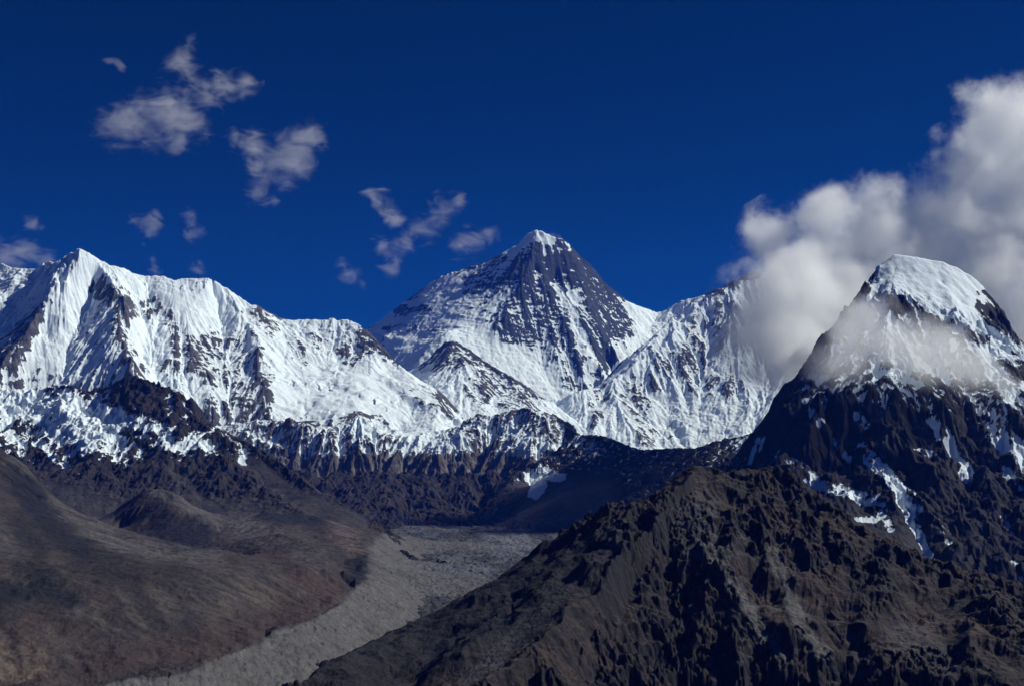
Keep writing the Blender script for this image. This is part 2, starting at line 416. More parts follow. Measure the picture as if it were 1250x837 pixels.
# ------------------------------------------------------------------ long snow mountain at the left
def snow_mountain():
    f = Field(-140, 640, 0.8, 9900, 13800, 8, 23)
    k = 1000
    crest = [(-160,330,12.4*k),(-90,318,12.3*k),(-40,326,12.1*k),(0,322,12.0*k),(6,323,12*k),(13,327,11.95*k),(43,329,11.85*k),(48,325,11.8*k),(59,319,11.8*k),(67,320,11.75*k),(77,317,11.7*k),(85,310,11.65*k),(98,303.5,11.6*k),(107,308,11.65*k),(123,319,11.75*k),(134,324,11.8*k),(153,328,11.9*k),(163,334,11.95*k),(177,337,12*k),(200,337,12.05*k),(213,343,12.05*k),(222,340,12.1*k),(254,340,12.15*k),(265,344,12.2*k),(283,356,12.25*k),(291,362,12.3*k),(307,372,12.3*k),(316,373,12.3*k),(332,384,12.4*k),(346,389,12.4*k),(355,391,12.4*k),(379,390,12.5*k),(397,391,12.5*k),(406,388,12.5*k),(412,391,12.5*k),(424,390,12.5*k),(433,394,12.5*k),(449,403,12.4*k),(467,423,12.3*k),(480,441,12.1*k),(500,456,11.9*k),(530,480,11.5*k),(560,522,10.8*k),(590,550,10.4*k)]
    L = [crest,
         [(98,303.5,11.6*k),(92,325,11.5*k),(66,358,11.2*k),(46,387,10.95*k),(22,418,10.65*k),(0,450,10.35*k),(-20,490,9.95*k)],
         [(123,319,11.75*k),(138,342,11.5*k),(151,366,11.2*k),(146,388,11.0*k),(150,420,10.65*k),(165,460,10.2*k)],
         [(114,350,11.6*k),(112,362,11.52*k),(106,380,11.35*k),(92,405,11.05*k),(82,435,10.75*k),(70,475,10.3*k)],
         [(254,340,12.15*k),(232,375,11.75*k),(205,405,11.3*k),(200,440,10.9*k),(225,490,10.3*k)],
         [(177,337,12.0*k),(178,370,11.7*k),(178,410,11.2*k),(185,450,10.75*k),(200,490,10.25*k)],
         [(258,352,12.2*k),(266,385,12.0*k),(270,410,11.75*k),(280,450,11.1*k),(285,500,10.45*k)],
         [(307,372,12.3*k),(304,400,11.8*k),(318,432,11.25*k),(327,465,10.85*k),(326,495,10.5*k),(330,520,10.2*k)],
         [(346,395,12.35*k),(350,430,11.75*k),(362,460,11.3*k),(375,490,10.8*k),(370,515,10.4*k)],
         [(406,388,12.5*k),(408,420,12.2*k),(395,440,11.85*k),(390,455,11.55*k)],
         [(412,440,12.0*k),(422,462,11.4*k),(432,490,10.8*k),(425,520,10.3*k)],
         [(433,394,12.5*k),(446,420,12.2*k),(452,440,11.9*k),(445,460,11.55*k)],
         [(480,441,12.1*k),(487,470,11.5*k),(490,500,11.0*k),(485,535,10.4*k)],
         [(500,456,11.9*k),(520,490,11.2*k),(525,530,10.4*k)],
         [(60,328,11.85*k),(30,350,11.6*k),(10,385,11.3*k),(-20,420,10.9*k)],
         ]
    f.solve(L, zfront=60, zback=600, zleft=None, zright=-300)
    f.rough(900, 60, 4)
    u, v = f.uv()
    soft = paint(u, v, [(40, 1, [(395,470),(450,480),(480,470)]), (28, 1, [(350,480),(370,495)]), (22, .8, [(215,355),(235,372)]), (26, .7, [(60,435),(40,460)]), (25, .7, [(10,360),(40,345)])], .6)
    soft = np.clip(soft, 0, 1)
    f.gullies(1000, 22, 0.075, ratio=0.58, W=1 - .75 * soft, stretch=0.42, n=12)
    f.rough(420, 22, 4, W=soft, seed=5)
    f.terraces(120, 0.6, W=soft, seed=6, wob=1.8)
    f.blocks(75, 16, W=soft * sstep(-.1, .5, f.sn(300, 31, 3)), seed=6)
    f.rough(260, 14, 5, W=.5 + .4 * soft, seed=3)
    f.rough(90, 9, 4, ridged=True, W=.7 * (1 - soft) + .12)
    f.terraces(70, 0.5, tx=0.12, ty=.1, W=0.6 * (1 - soft), seed=2)
    f.repin()
    u, v = f.uv(); U, V = f.warp_uv(6, 220)
    S = [(13, -.75, [(122,353),(140,362),(148,370)]), (10, -.5, [(70,368),(85,378)]), (16, -.5, [(30,405),(50,390),(60,380)]), (16, -.5, [(15,430),(35,415)]), (18, -.35, [(0,440),(15,460),(60,470)]),
         (10, -.5, [(180,378),(200,385),(225,400)]), (13, -.8, [(215,415),(240,425),(262,418)]), (10, -.8, [(270,412),(290,417)]), (16, -.55, [(205,440),(240,440),(270,440),(290,450)]), (13, -.5, [(150,400),(158,430),(165,450)]), (9, -.5, [(158,385),(190,372)]),
         (12, -.45, [(300,375),(312,395),(330,410)]), (9, -.5, [(320,380),(340,395)]), (10, -.55, [(310,412),(330,425),(345,435)]), (14, -1.1, [(318,440),(325,460),(318,480)]), (11, -.9, [(300,480),(325,478)]), (10, -.9, [(305,495),(330,490)]), (14, -1, [(262,500),(290,500),(310,510)]), (16, -.9, [(250,520),(330,520)]), (10, -.6, [(235,445),(275,470),(290,480)]),
         (10, -.75, [(362,425),(368,440)]), (8, -.6, [(385,415),(400,425)]), (13, -1., [(425,435),(440,425),(450,412)]), (9, -.9, [(450,425),(466,432),(480,441)]), (9, -.7, [(430,447),(418,445)]), (8,-.5,[(372,447),(405,452)]),
         (9, -.9, [(505,478),(513,490),(520,498)]), (9, -.9, [(510,525),(525,535)]), (14, -.9, [(445,515),(470,530)]), (12, -.8, [(425,508),(450,505)]), (16, -.9, [(360,520),(420,530)]),(12,-.6,[(540,470),(548,500)]),
         # clean snow
         (20, 1.0, [(98,306),(96,330),(84,350),(70,372)]), (10, 1.0, [(60,322),(98,308),(135,328),(180,340),(205,338)]), (8, .8, [(260,345),(300,370)]), (22, .7, [(265,365),(275,395)]), (14, .7, [(235,395),(225,370)]), (12, .6, [(190,400),(200,430)]), (16, .7, [(310,415),(325,425)]), (26, .8, [(345,450),(355,490)]), (30, .8, [(400,470),(450,475),(470,465)]), (22, .7, [(495,500),(530,520)]), (12, .5, [(85,390),(70,440)]), (14, .4, [(150,335),(200,350)]), (14,.5,[(0,335),(60,340)]), (12,.5,[(165,405),(185,430)])]
    P = paint(U, V, S, 0.5)
    sc = f.score(.62, P, 100, .30, 1.2, 120, 3.0, 130, .34, fine=.18, ledge=.28, tilt=.12)
    snow = sstep(-.12, .25, sc)
    t = sstep(-.6, .6, f.sn(160, 2, zs=2.5, xs=.4))
    stone = mix(C(.07,.067,.068), C(.15,.135,.125), t * .7)
    build('snow_mountain', f, snow, stone, ground_material('snow_face_and_rock', 6, 18, var=.45), 'long white snow mountain with fluted faces and a sharp snow cone', 'mountain', dark=.8)

# ------------------------------------------------------------------ spur below the pyramid's shoulder
def snow_spur():
    f = Field(440, 760, 0.8, 10600, 15000, 9, 37)
    k = 1000
    L = [[(440,500,14.6*k),(480,462,14.3*k),(500,455,14.1*k),(520,440,14*k),(536,424,14*k),(548,416,14*k),(560,419,14*k),(575,428,13.9*k),(598,447,13.7*k),(620,457,13.5*k),(640,469,13.4*k),(657,484,13.2*k),(676,500,13.0*k),(700,525,12.7*k),(740,560,12.2*k)],
         [(548,416,14*k),(545,440,13.5*k),(535,465,13.0*k),(540,500,12.2*k),(545,530,11.4*k)],
         [(575,432,13.7*k),(585,465,13.0*k),(580,495,12.3*k),(570,530,11.3*k)],
         [(620,457,13.5*k),(622,480,13.0*k),(610,510,12.2*k)],
         [(640,475,13.2*k),(650,500,12.5*k),(650,530,11.6*k)]]
    f.solve(L, zfront=60, zback=500, zleft=250, zright=100)
    f.rough(700, 26, 4)
    f.gullies(800, 24, 0.07, ratio=0.58, stretch=0.45, n=12)
    f.rough(80, 8, 4, ridged=True)
    f.terraces(90, 0.55, tx=-0.15, W=0.6, seed=2)
    f.repin()
    U, V = f.warp_uv(6, 220)
    S = [(14, -1., [(525,448),(540,440),(560,430)]), (12, -.9, [(548,424),(575,432),(592,446)]), (9, -.8, [(565,440),(560,450)]), (13, -.9, [(560,475),(585,465),(615,470)]), (14, -.9, [(610,468),(640,478),(655,490)]), (14, -.7, [(585,480),(620,490),(640,497)]), (10, -.7, [(548,490),(555,510)]), (14, .6, [(530,460),(575,458)]), (18, .8, [(545,475),(555,480)]), (9, .7, [(560,505),(575,505)]), (9,.7,[(655,492),(675,503)]), (14, .5,[(510,455),(530,470)])]
    P = paint(U, V, S, 0.5)
    sc = f.score(.66, P, 100, .30, 1.2, 120, 3.0, 130, .30, fine=.16, ledge=.24, tilt=-.15)
    snow = sstep(-.12, .25, sc)
    t = sstep(-.6, .6, f.sn(160, 2, zs=2.5, xs=.4))
    stone = mix(C(.08,.078,.082), C(.16,.145,.135), t * .7)
    build('snow_spur', f, snow, stone, ground_material('banded_rock_and_snow', 6, 20, var=.45), 'lower snow spur with grey rock bands in front of the pyramid peak', 'mountain')

# ------------------------------------------------------------------ fluted wall right of the pyramid
def ice_wall():
    f = Field(655, 1130, 0.8, 11800, 17400, 10, 41)
    k = 1000
    L = [[(640,520,13.3*k),(660,503,13.5*k),(680,491,13.6*k),(710,476,13.8*k),(735,472,13.9*k),(745,463,14*k),(762,457,14.1*k),(771,445,14.25*k),(787,425,14.6*k),(801,408,14.9*k),(808,401,15.05*k),(826,386,15.4*k),(838,374,15.55*k),(850,366,15.6*k),(878,352,15.7*k),(897,343,15.8*k),(910,338,15.85*k),(922,331,15.9*k),(960,335,16*k),(1000,350,16*k),(1130,380,16*k)],
         [(762,457,14.1*k),(775,480,13.75*k),(793,510,13.3*k),(808,538,12.9*k),(816,556,12.6*k)],
         [(735,472,13.9*k),(732,500,13.3*k),(725,540,12.6*k)],
         [(785,450,14.2*k),(795,480,13.8*k),(815,515,13.3*k),(830,550,12.6*k)],
         [(748,480,13.7*k),(755,510,13.2*k),(765,550,12.5*k)],
         [(838,374,15.55*k),(836,400,15.1*k),(845,430,14.6*k),(855,460,14.1*k),(862,490,13.6*k)],
         [(815,410,14.9*k),(820,440,14.4*k),(830,470,13.9*k),(840,510,13.3*k),(850,550,12.6*k)],
         [(878,352,15.7*k),(890,385,15.2*k),(880,410,14.8*k),(885,440,14.3*k),(900,470,13.8*k)],
         [(860,380,15.4*k),(862,415,14.9*k),(870,450,14.2*k),(885,490,13.5*k),(880,545,12.6*k)],
         [(922,331,15.9*k),(918,390,15.2*k),(925,440,14.4*k),(935,480,13.6*k),(920,530,12.8*k)]]
    f.solve(L, zfront=-60, zback=700, zleft=150, zright=None)
    f.rough(800, 45, 4)
    u, v = f.uv()
    soft = np.clip(paint(u, v, [(26, 1, [(815,505),(860,515),(880,510)])], .6), 0, 1)
    f.gullies(900, 24, 0.08, ratio=0.58, W=1 - .6 * soft, stretch=0.45, n=12)
    f.rough(160, 18, 5, W=.4 + soft)
    f.rough(80, 8, 4, ridged=True)
    f.repin()
    U, V = f.warp_uv(6, 240)
    S = [(9, -.75, [(735,478),(728,495),(722,515)]), (13, -.6, [(770,485),(790,515),(785,540)]), (10, -.6, [(775,470),(790,490)]), (9, -.6, [(795,465),(805,470)]), (15, -.6, [(815,445),(840,450),(850,440)]), (13, -.6, [(845,430),(870,425),(880,400)]), (11, -.6, [(870,470),(885,475),(895,465)]), (12, -.5, [(880,375),(898,385)]), (10, -.5, [(848,410),(855,395)]), (11, -.6, [(845,475),(860,490)]), (8, -.6, [(870,350),(890,345)]), (7, -.7, [(895,342),(925,332)]), (10, -.5, [(805,535),(820,530)]),
         (26, .6, [(815,500),(870,515)]), (14, .6, [(830,380),(815,395)]), (10, .6, [(690,495),(710,500)])]
    P = paint(U, V, S, 0.5)
    sc = f.score(.66, P, 100, .28, 1.2, 130, 3.0, 140, .28, fine=.16)
    snow = sstep(-.12, .28, sc)
    t = sstep(-.6, .6, f.sn(160, 2, zs=2.5, xs=.4))
    stone = mix(C(.09,.087,.09), C(.17,.15,.135), t * .7)
    build('ice_wall', f, snow, stone, ground_material('fluted_ice_and_rock', 6, 22, var=.45), 'fluted icy wall right of the pyramid peak running up into the cloud', 'mountain')

# ------------------------------------------------------------------ brown rock wall at the head of the glacier
def rock_wall():
    f = Field(250, 760, 0.8, 8600, 11200, 5, 53)
    k = 1000
    L = [[(240,520,10.4*k),(290,520,10.2*k),(315,512,10.1*k),(338,514,10*k),(356,510,9.95*k),(365,517,9.92*k),(383,516,9.9*k),(393,523,9.9*k),(420,519,9.95*k),(438,504,10.1*k),(452,520,9.9*k),(465,530,9.8*k),(499,540,9.7*k),(530,548,9.6*k),(550,532,9.7*k),(563,521,9.8*k),(583,504,9.9*k),(600,508,9.9*k),(620,502,9.9*k),(641,497,9.9*k),(655,502,9.85*k),(673,506,9.8*k),(690,513,9.7*k),(704,525,9.6*k),(725,545,9.5*k),(770,570,9.3*k)],
         [(340,515,10*k),(350,560,9.6*k),(355,610,9.25*k)], [(420,519,9.95*k),(425,560,9.55*k),(430,610,9.2*k)], [(490,540,9.7*k),(497,570,9.45*k),(500,612,9.15*k)],
         [(385,530,9.8*k),(388,570,9.5*k),(390,615,9.15*k)], [(460,540,9.7*k),(462,575,9.4*k),(463,615,9.15*k)],
         [(583,504,9.9*k),(570,535,9.6*k),(560,570,9.35*k),(545,612,9.1*k)], [(641,497,9.9*k),(630,530,9.55*k),(610,560,9.3*k),(595,600,9.1*k)], [(600,515,9.85*k),(600,545,9.6*k),(585,580,9.3*k)]]
    f.solve(L, zfront=-440, zback=-100, zleft=None, zright=-200)
    f.rough(500, 22, 4)
    f.gullies(420, 14, 0.13, ratio=0.58, stretch=0.42, n=12)
    f.rough(70, 8, 4, ridged=True)
    f.blocks(60, 10, seed=1, aniso=1.5)
    f.terraces(55, 0.5, tx=0.05, W=0.5, seed=2)
    f.repin()
    U, V = f.warp_uv(6, 130)
    S = [(11, .9, [(368,553),(385,552)]), (9, .8, [(402,558),(418,545)]), (10, .5, [(440,540),(470,550),(500,552)]), (12, .5, [(525,545),(560,540)]), (8, .9, [(355,495),(400,500)]), (8, .8, [(620,520),(640,535)]), (10, 1.0, [(625,552),(660,550),(690,545),(708,535)]), (8, .6, [(585,515),(590,520)]), (10, .6, [(590,545),(600,560)]), (14, .5, [(500,540),(540,550)]), (8, .5, [(560,530),(570,545)]), (10, .35, [(330,540),(320,555)]), (12, .5, [(440,520),(460,515)])]
    P = paint(U, V, S, .5)
    zz = f.Z + 45 * f.sn(200, 5)
    sc = f.score(-.35, P + 0.005 * np.clip(zz - 60, -60, 130), 60, .45, 1.0, 80, 4.0, 70, .26, fine=.2)
    sc -= sstep(60, -40, zz) * 1.5
    snow = sstep(-.1, .2, sc)
    t = sstep(-.5, .6, f.sn(120, 2, zs=2.0, xs=.5))
    low = sstep(-150, -330, f.Z + 60 * f.sn(90, 6))
    stone = mix(mix(C(.045,.04,.04), C(.085,.065,.055), t), C(.15,.135,.12), np.clip(low * .8 + 6 * f.conc(60), 0, 1))
    build('rock_wall', f, snow, stone, ground_material('ribbed_rock', 4, 10, var=.5), 'brown ribbed rock wall dusted with snow at the head of the glacier', 'mountain', dark=1.35)

# ------------------------------------------------------------------ shaded ridge behind the foreground hill
def dark_ridge():
    f = Field(560, 1010, 0.8, 6000, 9400, 6, 61)
    k = 1000
    L = [[(690,520,9.2*k),(709,531,9.0*k),(726,531,8.8*k),(744,534,8.6*k),(760,541,8.4*k),(785,550,8.2*k),(812,547,8*k),(845,547,7.8*k),(869,543,7.6*k),(883,536,7.5*k),(916,531,7.35*k),(935,520,7.25*k),(970,500,7.2*k),(1010,490,7.2*k)],
         [(709,531,9.0*k),(690,548,8.9*k),(660,562,8.75*k),(635,575,8.6*k),(610,600,8.35*k),(585,622,8.1*k)],
         [(642,570,8.78*k),(648,600,8.45*k)],
         lz((560,8.2*k,-440),(620,7.5*k,-440),(680,7.1*k,-441),(740,6.8*k,-442),(800,6.4*k,-445)), [(690,583,8.15*k),(664,606,8.0*k)],
         [(812,547,8*k),(795,570,7.6*k),(775,600,7.1*k),(760,640,6.6*k)],
         [(735,545,8.55*k),(720,570,8.2*k),(700,595,7.8*k),(690,620,7.4*k)],
         [(883,536,7.5*k),(870,570,7.0*k),(860,620,6.4*k)]]
    f.solve(L, zfront=-440, zback=-350, zleft=-440, zright=None)
    f.rough(400, 14, 4)
    u, v = f.uv()
    fan = np.clip(paint(u, v, [(30, 1, [(650,615),(690,608),(725,605)])], .6), 0, 1)
    f.gullies(420, 13, 0.10, ratio=0.58, W=1 - .8 * fan, stretch=0.42)
    f.rough(60, 6, 4, ridged=True, W=1 - .8 * fan)
    f.blocks(60, 11, W=1 - fan, seed=1)
    f.repin()
    U, V = f.warp_uv(3, 100)
    S = [(7, 1.6, [(645,577),(655,575),(668,578),(685,583)]), (8, 1.6, [(648,584),(660,592),(652,601)]), (6, 1.2, [(654,590),(653,603)]), (5, .9, [(583,603),(580,610)]), (7, .8, [(690,540),(708,536)]), (6, .6, [(715,560),(725,548)]), (9,.8,[(900,545),(925,535)])]
    P = paint(U, V, S, .35)
    sc = -0.7 + P + 0.4 * (.9 - f.slope()) + 5 * f.conc(30) + .22 * f.sn(40, 1) - sstep(-150, -330, f.Z) * .2 + .002 * np.clip(f.Z, -150, 120)
    snow = sstep(-.08, .15, sc)
    t = sstep(-.5, .6, f.sn(120, 2))
    stone = mix(mix(C(.032,.032,.035), C(.055,.048,.045), t), C(.15,.14,.13), np.clip(fan + sstep(-300, -400, f.Z) * .7, 0, 1))
    build('dark_ridge', f, snow, stone, ground_material('shaded_rock', 4, 9, var=.5), 'low dark ridge with one bright triangular snow patch above the glacier', 'ridge')

# ------------------------------------------------------------------ dark mountain at the left, dusted with snow
def dark_mountain():
    f = Field(-120, 640, 0.8, 5000, 8900, 5, 67)
    k = 1000
    L = [[(-140,470,8.3*k),(-60,462,8.2*k),(0,473,8.1*k),(12,478,8.05*k),(40,476,8*k),(67,470,7.95*k),(83,470,7.9*k),(107,478,7.9*k),(138,468,7.85*k),(148,462,7.8*k),(159,459,7.8*k),(173,463,7.75*k),(200,471,7.7*k),(222,481,7.6*k),(243,507,7.5*k),(263,522,7.4*k),(295,537,7.2*k),(329,553,6.95*k),(356,575,6.7*k),(384,596,6.4*k),(408,612,6.2*k),(440,632,5.9*k),(468,648,5.7*k),(490,662,5.5*k)],
         lz((250,8.7*k,-200),(400,7.9*k,-400),(480,7.0*k,-500),(500,6.2*k,-510),(540,5.3*k,-510)),
         [(0,473,8.1*k),(10,510,7.7*k),(30,545,7.3*k),(50,580,6.9*k)],
         [(67,470,7.95*k),(85,510,7.5*k),(110,550,7.0*k),(125,590,6.6*k)],
         [(110,490,7.75*k),(135,530,7.3*k),(150,560,7.0*k),(160,595,6.6*k)],
         [(159,459,7.8*k),(185,510,7.35*k),(205,540,7.1*k),(210,575,6.85*k),(218,606,6.5*k)],
         [(222,481,7.6*k),(232,530,7.2*k),(240,565,6.9*k),(248,612,6.4*k)],
         [(295,537,7.2*k),(300,570,6.85*k),(310,608,6.4*k)],
         [(40,500,7.8*k),(60,535,7.4*k),(85,575,6.9*k)],
         [(0,600,6.4*k),(120,625,6.2*k),(210,625,6.2*k),(300,625,6.1*k),(380,640,5.8*k),(440,658,5.4*k)]]
    f.solve(L, zfront=-450, zback=-100, zleft=None, zright=-520)
    f.rough(450, 16, 4)
    u, v = f.uv()
    scree = np.clip(paint(u, v, [(14, 1, [(300,560),(340,585),(390,615),(440,640)]), (22, .9, [(60,600),(130,625),(300,630),(420,650)]), (12, .8, [(215,570),(240,610),(260,630)])], .6), 0, 1)
    f.rough(260, 30, 4, ridged=True, W=1 - .9 * scree)
    f.gullies(460, 11, 0.09, ratio=0.58, W=1 - .8 * scree, stretch=0.42)
    f.rough(60, 7, 4, ridged=True, W=1 - .8 * scree)
    f.blocks(70, 16, W=1 - .95 * scree, seed=1)
    f.blocks(30, 8, W=1 - .9 * scree, seed=2)
    f.terraces(48, 0.55, tx=-0.08, W=0.7 * (1 - scree), seed=2)
    f.repin()
    U, V = f.warp_uv(5, 130)
    S = [(18, 1.1, [(20,485),(50,500),(80,525),(100,535)]), (16, 1.0, [(80,495),(110,505),(135,520)]), (9, .9, [(120,495),(150,510)]), (9, .8, [(110,540),(140,540),(155,545)]), (8, .9, [(165,515),(185,522)]), (13, .9, [(205,535),(225,540),(245,545)]), (7, .5, [(0,525),(30,540)]), (5, .9, [(48,540),(70,560),(95,580)]), (8, .45, [(130,555),(150,565)]), (10, .4, [(0,500),(15,510)]), (8,.5,[(70,560),(100,560)]),
         (20, -.6, [(150,470),(200,490),(230,515)]), (14, -.6, [(100,470),(115,480)]), (20,-.5,[(180,490),(160,480)])]
    P = paint(U, V, S, .45)
    zz = f.Z + 40 * f.sn(160, 5)
    sc = f.score(-.35, P + .0022 * np.clip(zz - 80, -250, 320), 90, .55, .9, 110, 4.0, 130, .30, fine=.13)
    sc -= sstep(20, -110, zz) * 1.2
    snow = sstep(-.1, .18, sc)
    t = sstep(-.4, .6, f.sn(140, 2))
    stone = mix(mix(C(.028,.026,.027), C(.055,.042,.036), t), C(.10,.085,.075), np.clip(scree * (.6 + .5 * f.sn(60, 9, 3)), 0, 1))
    build('dark_mountain', f, snow, stone, ground_material('black_rock', 4, 8, var=.5), 'black craggy mountain dusted with snow at the left', 'mountain', dark=.66)

# ------------------------------------------------------------------ brown valley side with its moraine crest
def brown_hillside():
    f = Field(-260, 640, 0.9, 1250, 6600, 4.0, 71)
    k = 1000
    mor = [(469,647,5793),(452,668,4700),(450,700,3620),(428,724,3090),(400,746,2730),(355,763,2500),(319,784,2265),(248,809,2040),(198,821,1950),(110,838,1830),(0,860,1700)]
    foot = []
    for (a, b, c) in mor:
        x, y, z = unproj(a, b, c)
        x += 150 + .018 * c; uu, vv = proj(x, y - 40, -436.0); foot.append((float(uu), float(vv), y - 40))
    L = [mor, foot,
         [(500,652,6000),(469,647,5793)],
         [(440,690,4000),(420,712,3450),(395,738,2850),(340,762,2560),(280,795,2200),(200,812,2010),(60,838,1830)],
         # left spur coming down from the upper left
         [(-260,490,5000),(-100,522,4800),(0,548,4650),(21,560,4550),(46,595,4380),(89,634,4120),(121,655,3950),(177,670,3700),(240,679,3550),(330,684,3450)],
         # rounded brow of the brown slope and its foot behind the moraine
         [(-200,735,2150),(0,722,2420),(100,700,2620),(200,696,2750),(300,694,2900),(370,700,3050),(430,697,3500)],
         [(-200,840,1780),(0,836,1850),(80,826,1900),(170,806,2030),(260,785,2210),(330,762,2470)],
         # hillocks behind the shelf and the hollow in front of them
         [(100,652,5750),(138,632,5700),(160,612,5660),(185,596,5620),(205,600,5580),(220,606,5530),(248,628,5400),(270,640,5250),(310,654,4950)],
         [(205,600,5580),(225,625,5330),(240,650,5120)],
         [(150,645,5420),(170,655,5150),(200,662,5000)],
         lz((60,5000,-352),(130,5020,-366),(200,4850,-362),(280,4600,-352),(340,4300,-338)),
         [(290,640,5400),(330,624,5550),(390,630,5550),(430,645,5550)],
         [(300,655,4700),(350,652,4700),(400,664,4450),(430,684,4050)],
         lz((380,3900,-345),(420,3950,-352),(440,4300,-360))]
    f.solve(L, zfront=-470, zback=-460, zleft=None, zright=-440)
    f.Z = blur(f.Z, *f.rad(30))
    f.rough(300, 6, 4)
    u, v = f.uv()
    mu0 = np.interp(v, [640,647,668,700,724,746,763,784,809,821,838], [480,469,452,450,428,400,355,319,248,198,110])
    wl = sstep(-10, 10, u - mu0)
    f.rough(420, 14, 4, W=1 - wl)
    f.gullies(210, 7, 0.055, ratio=0.58, W=1 - .9 * wl, stretch=0.4, n=12)
    f.rough(45, 4.5, 5, W=wl, seed=9)
    f.blocks(14, 2.2, W=wl + .25, seed=2)
    f.rough(110, 4, 4, W=1 - wl, seed=5)
    f.rough(40, 2.2, 4, ridged=True)
    f.repin()
    U, V = f.warp_uv(7, 90)
    br = f.sn(160, 3, 5)
    t = sstep(-.5, .7, br)
    stone = mix(C(.046,.037,.034), C(.075,.055,.046), t)
    def over(col, am):
        nonlocal stone
        stone = mix(stone, C(*col), np.clip(am, 0, 1))
    gx, gy = f.grad(blur(f.Z, *f.rad(40))); gg = np.hypot(gx, gy) + 1e-6
    streak = f.lic(perlin(f.X / 22, f.Y / 22, 88), gx / gg, gy / gg, 9, 12)
    streak /= streak.std()
    sk = .8 + .25 * streak + .2 * f.sn(30, 17, 4, gain=.7)
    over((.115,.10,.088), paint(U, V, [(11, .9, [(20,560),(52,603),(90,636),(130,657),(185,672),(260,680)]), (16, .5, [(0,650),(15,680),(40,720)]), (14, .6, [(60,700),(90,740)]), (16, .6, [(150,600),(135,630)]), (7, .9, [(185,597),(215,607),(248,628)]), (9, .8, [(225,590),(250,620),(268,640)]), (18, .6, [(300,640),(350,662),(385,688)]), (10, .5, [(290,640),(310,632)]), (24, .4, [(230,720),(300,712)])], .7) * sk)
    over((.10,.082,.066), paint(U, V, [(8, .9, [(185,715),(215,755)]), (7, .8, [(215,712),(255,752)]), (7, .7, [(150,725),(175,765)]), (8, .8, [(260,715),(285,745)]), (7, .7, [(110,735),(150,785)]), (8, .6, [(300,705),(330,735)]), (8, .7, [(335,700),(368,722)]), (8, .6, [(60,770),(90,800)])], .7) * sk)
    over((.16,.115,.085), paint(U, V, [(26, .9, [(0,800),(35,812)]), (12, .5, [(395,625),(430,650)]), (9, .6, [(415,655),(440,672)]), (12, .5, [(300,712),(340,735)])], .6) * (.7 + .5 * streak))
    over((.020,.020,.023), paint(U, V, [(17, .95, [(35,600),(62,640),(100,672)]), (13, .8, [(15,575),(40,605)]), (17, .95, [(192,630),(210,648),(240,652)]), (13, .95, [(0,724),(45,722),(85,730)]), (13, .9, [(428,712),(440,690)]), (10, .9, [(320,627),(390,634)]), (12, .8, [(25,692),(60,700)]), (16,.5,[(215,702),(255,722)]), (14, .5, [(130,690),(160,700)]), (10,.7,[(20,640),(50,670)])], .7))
    over((.072,.047,.040), paint(U, V, [(13, .7, [(100,812),(180,800),(250,786),(330,760),(400,733)]), (11, .8, [(360,708),(415,716)]), (10, .6, [(330,670),(370,700)])], .7))
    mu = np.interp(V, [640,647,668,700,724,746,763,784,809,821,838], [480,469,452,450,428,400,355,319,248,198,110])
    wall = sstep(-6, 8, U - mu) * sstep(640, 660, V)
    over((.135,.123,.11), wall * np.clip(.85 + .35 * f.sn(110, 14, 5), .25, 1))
    stone = np.maximum(stone * (1 + .07 * np.clip(streak, -2, 2) * (1 - wall) + .3 * f.sn(22, 8, 4, gain=.75))[..., None], .012)
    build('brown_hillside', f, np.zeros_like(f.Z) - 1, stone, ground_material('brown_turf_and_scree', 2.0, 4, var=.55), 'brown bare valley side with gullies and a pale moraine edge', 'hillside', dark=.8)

# ------------------------------------------------------------------ rubble covered glacier
def glacier():
    f = Field(60, 820, 0.9, 1700, 9900, 5.5, 79)
    f.Z = np.full((f.ni, f.nj), -436.0)
    f.Z += np.clip((f.Y - 8500) / 1400, 0, 1) * 25
    f.rough(420, 12, 3).rough(140, 9, 5, gain=.65).blocks(26, 5, seed=1).blocks(11, 2.4, seed=2)
    U, V = f.warp_uv(5, 200)
    t = sstep(-.6, .7, .7 * fbm(f.X + .12 * f.Y, f.Y * .12, 170, 801, 4, .6) + .7 * fbm(f.X, f.Y * .6, 130, 821, 6, .65))
    stone = mix(C(.05,.047,.045), C(.135,.134,.134), t)
    ice = paint(U, V, [(7, .8, [(430,630),(500,634),(560,640),(640,650)]), (9, .6, [(600,665),(640,668)]), (10, .5, [(530,690),(590,700)]), (8, .5, [(500,690),(560,720)])], .6)
    stone = mix(stone, C(.21,.215,.22), np.clip(ice * (.7 + .5 * f.sn(120, 4)), 0, 1))
    stone = mix(stone, C(.12,.108,.095), np.clip(paint(U, V, [(26, .8, [(470,660),(480,700),(440,740)])], .6), 0, 1))
    build('glacier', f, np.zeros_like(f.Z) - 1, stone, ground_material('rubble_ice', 3, 7, var=.55), 'grey rubble covered glacier in the valley between the two hillsides', 'glacier', dark=.75)

